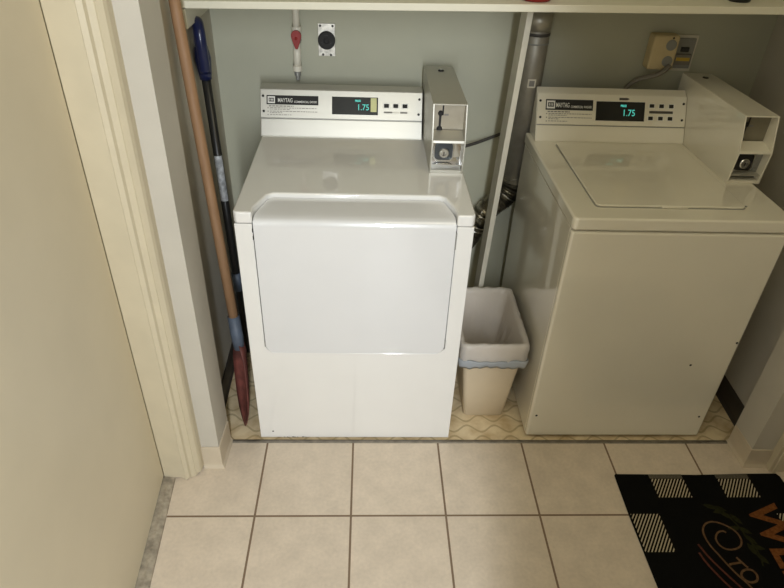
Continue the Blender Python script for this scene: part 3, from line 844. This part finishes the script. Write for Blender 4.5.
def check(mb, x0, x1, y0, y1):
    per, wd_ = .0113, .0044
    sl = .68                             # x drift for each unit of y
    k0 = int((x0 - sl * (y1 - y0)) / per) - 2; k1 = int(x1 / per) + int(sl * (y1 - y0) / per) + 2
    for k in range(k0, k1 + 1):
        a = k * per
        p = [(a, y0), (a + wd_, y0), (a + wd_ + sl * (y1 - y0), y1), (a + sl * (y1 - y0), y1)]
        for ax_, val, kl in ((0, x0, False), (0, x1, True)):
            if p: p = clip_poly(p, ax_, val, kl)
        if len(p) >= 3: mb.prism(p, 'z', .0055, .0066)


CW, CH = .119, .137
cells = []
for k in (1, 3):
    cells += [(MX0 + k * CW + .003, MX0 + (k + 1) * CW, -.262, -.186), (MX0 + k * CW + .003, MX0 + (k + 1) * CW, MY0 + .022, MY0 + .098)]
for k in (0, 2):
    yb_ = -.327 - k * CH
    cells += [(MX0 + .001, MX0 + .097, yb_ - CH, yb_), (MX1 - .097, MX1 - .001, yb_ - CH, yb_)]
for c in cells:
    mb = MB(); mb.mi = 0; check(mb, *c); mb.mi = 1; mb.box(*c, .0050, .0061)
    mb.build('striped_check', [MATW, MATB], mt)
for k in (1, 3):
    MB().box(MX0 + k * CW + .001, MX0 + (k + 1) * CW, -.184, MY1 - .003, .0055, .0063).build('edge_binding', MATG, mt)
zl = .0064
# lettering runs towards the viewer with its tops to the right
mb = MB()
LM = Matrix(((0, 1, 0, 1.290), (-1, 0, 0, -.290), (0, 0, 1, zl), (0, 0, 0, 1)))
text_into(mb, 'WELCOME', .150, LM, extrude=.0003, width=.735, bold=.0035)
mb.build('lettering', MATO, mt)


def ribbon(mb, pts, w):
    pts = smooth_path([(x, y, zl) for x, y in pts], 8)
    L_, R_ = [], []
    for i, p in enumerate(pts):
        t = (pts[min(i + 1, len(pts) - 1)] - pts[max(i - 1, 0)]).normalized(); n = Vector((-t.y, t.x, 0)) * w / 2
        L_.append(p + n); R_.append(p - n)
    top = [mb.bm.verts.new(p + Vector((0, 0, .0004))) for p in L_], [mb.bm.verts.new(p + Vector((0, 0, .0004))) for p in R_]
    bot = [mb.bm.verts.new(p - Vector((0, 0, .0006))) for p in L_], [mb.bm.verts.new(p - Vector((0, 0, .0006))) for p in R_]
    for i in range(len(pts) - 1):
        mb._f([top[0][i], top[0][i + 1], top[1][i + 1], top[1][i]])
        mb._f([bot[0][i], bot[1][i], bot[1][i + 1], bot[0][i + 1]])
        mb._f([top[0][i], bot[0][i], bot[0][i + 1], top[0][i + 1]])
        mb._f([top[1][i], top[1][i + 1], bot[1][i + 1], bot[1][i]])


mb = MB()
ribbon(mb, [(1.1758, -0.3973), (1.1667, -0.3915), (1.1481, -0.3972), (1.1321, -0.4173), (1.1325, -0.4399), (1.1479, -0.4553), (1.1733, -0.4562), (1.1979, -0.4459), (1.2118, -0.4249), (1.2111, -0.3997), (1.1953, -0.3776), (1.1694, -0.3619), (1.1446, -0.3573), (1.1205, -0.3661), (1.1032, -0.3882), (1.0990, -0.4135), (1.1024, -0.4418), (1.1137, -0.4730), (1.1279, -0.5100), (1.1432, -0.5427), (1.1567, -0.5651), (1.1684, -0.5901), (1.1798, -0.6146)], .0055)
mb.build('swirl_line', MATT, mt)
mb = MB()
for q in [[(1.0652, -0.4381), (1.0787, -0.4795), (1.0981, -0.5196), (1.1183, -0.5552), (1.1350, -0.5836), (1.1558, -0.6144)], [(1.0555, -0.4671), (1.0632, -0.4996), (1.0780, -0.5357), (1.0938, -0.5677), (1.1107, -0.5957), (1.1287, -0.6201)]]: ribbon(mb, q, .006)
mb.build('underline', MATR, mt)
mb = MB()
for q in [[(1.1320, -0.5080), (1.1497, -0.5042), (1.1770, -0.5004)], [(1.1663, -0.4835), (1.1736, -0.4970), (1.1829, -0.5137), (1.1872, -0.5177)], [(1.1621, -0.5299), (1.1776, -0.5242), (1.1950, -0.5269), (1.2016, -0.5431), (1.1914, -0.5603), (1.1721, -0.5652), (1.1575, -0.5575), (1.1531, -0.5428), (1.1621, -0.5299)]]: ribbon(mb, q, .0065)
mb.build('small_word', MATT, mt)
mb = MB()
ribbon(mb, [(1.1517, -0.2894), (1.1728, -0.3037), (1.2008, -0.3171), (1.2151, -0.3440), (1.2272, -0.3741), (1.2354, -0.4107), (1.2433, -0.4462), (1.2447, -0.4807), (1.2365, -0.5141)], .005)
for (x, y), a in [((1.1681, -0.2990), -0.30), ((1.1953, -0.3069), -0.40), ((1.2048, -0.3302), -0.80), ((1.1905, -0.3170), 0.20), ((1.2335, -0.3479), -1.00), ((1.2102, -0.3814), 0.10), ((1.2398, -0.3889), -0.60), ((1.2431, -0.4215), -0.90), ((1.2513, -0.4497), -0.30), ((1.2315, -0.4566), -1.30), ((1.2475, -0.4875), -1.00)]:
    c, s_ = math.cos(a), math.sin(a)
    pts = [(x + c * u - s_ * v, y + s_ * u + c * v) for u, v in ((-.024, 0), (-.008, .008), (.008, .008), (.024, 0), (.008, -.008), (-.008, -.008))]
    mb.prism(pts, 'z', .0055, .0067)
mb.build('leaf_vine', MATL, mt)
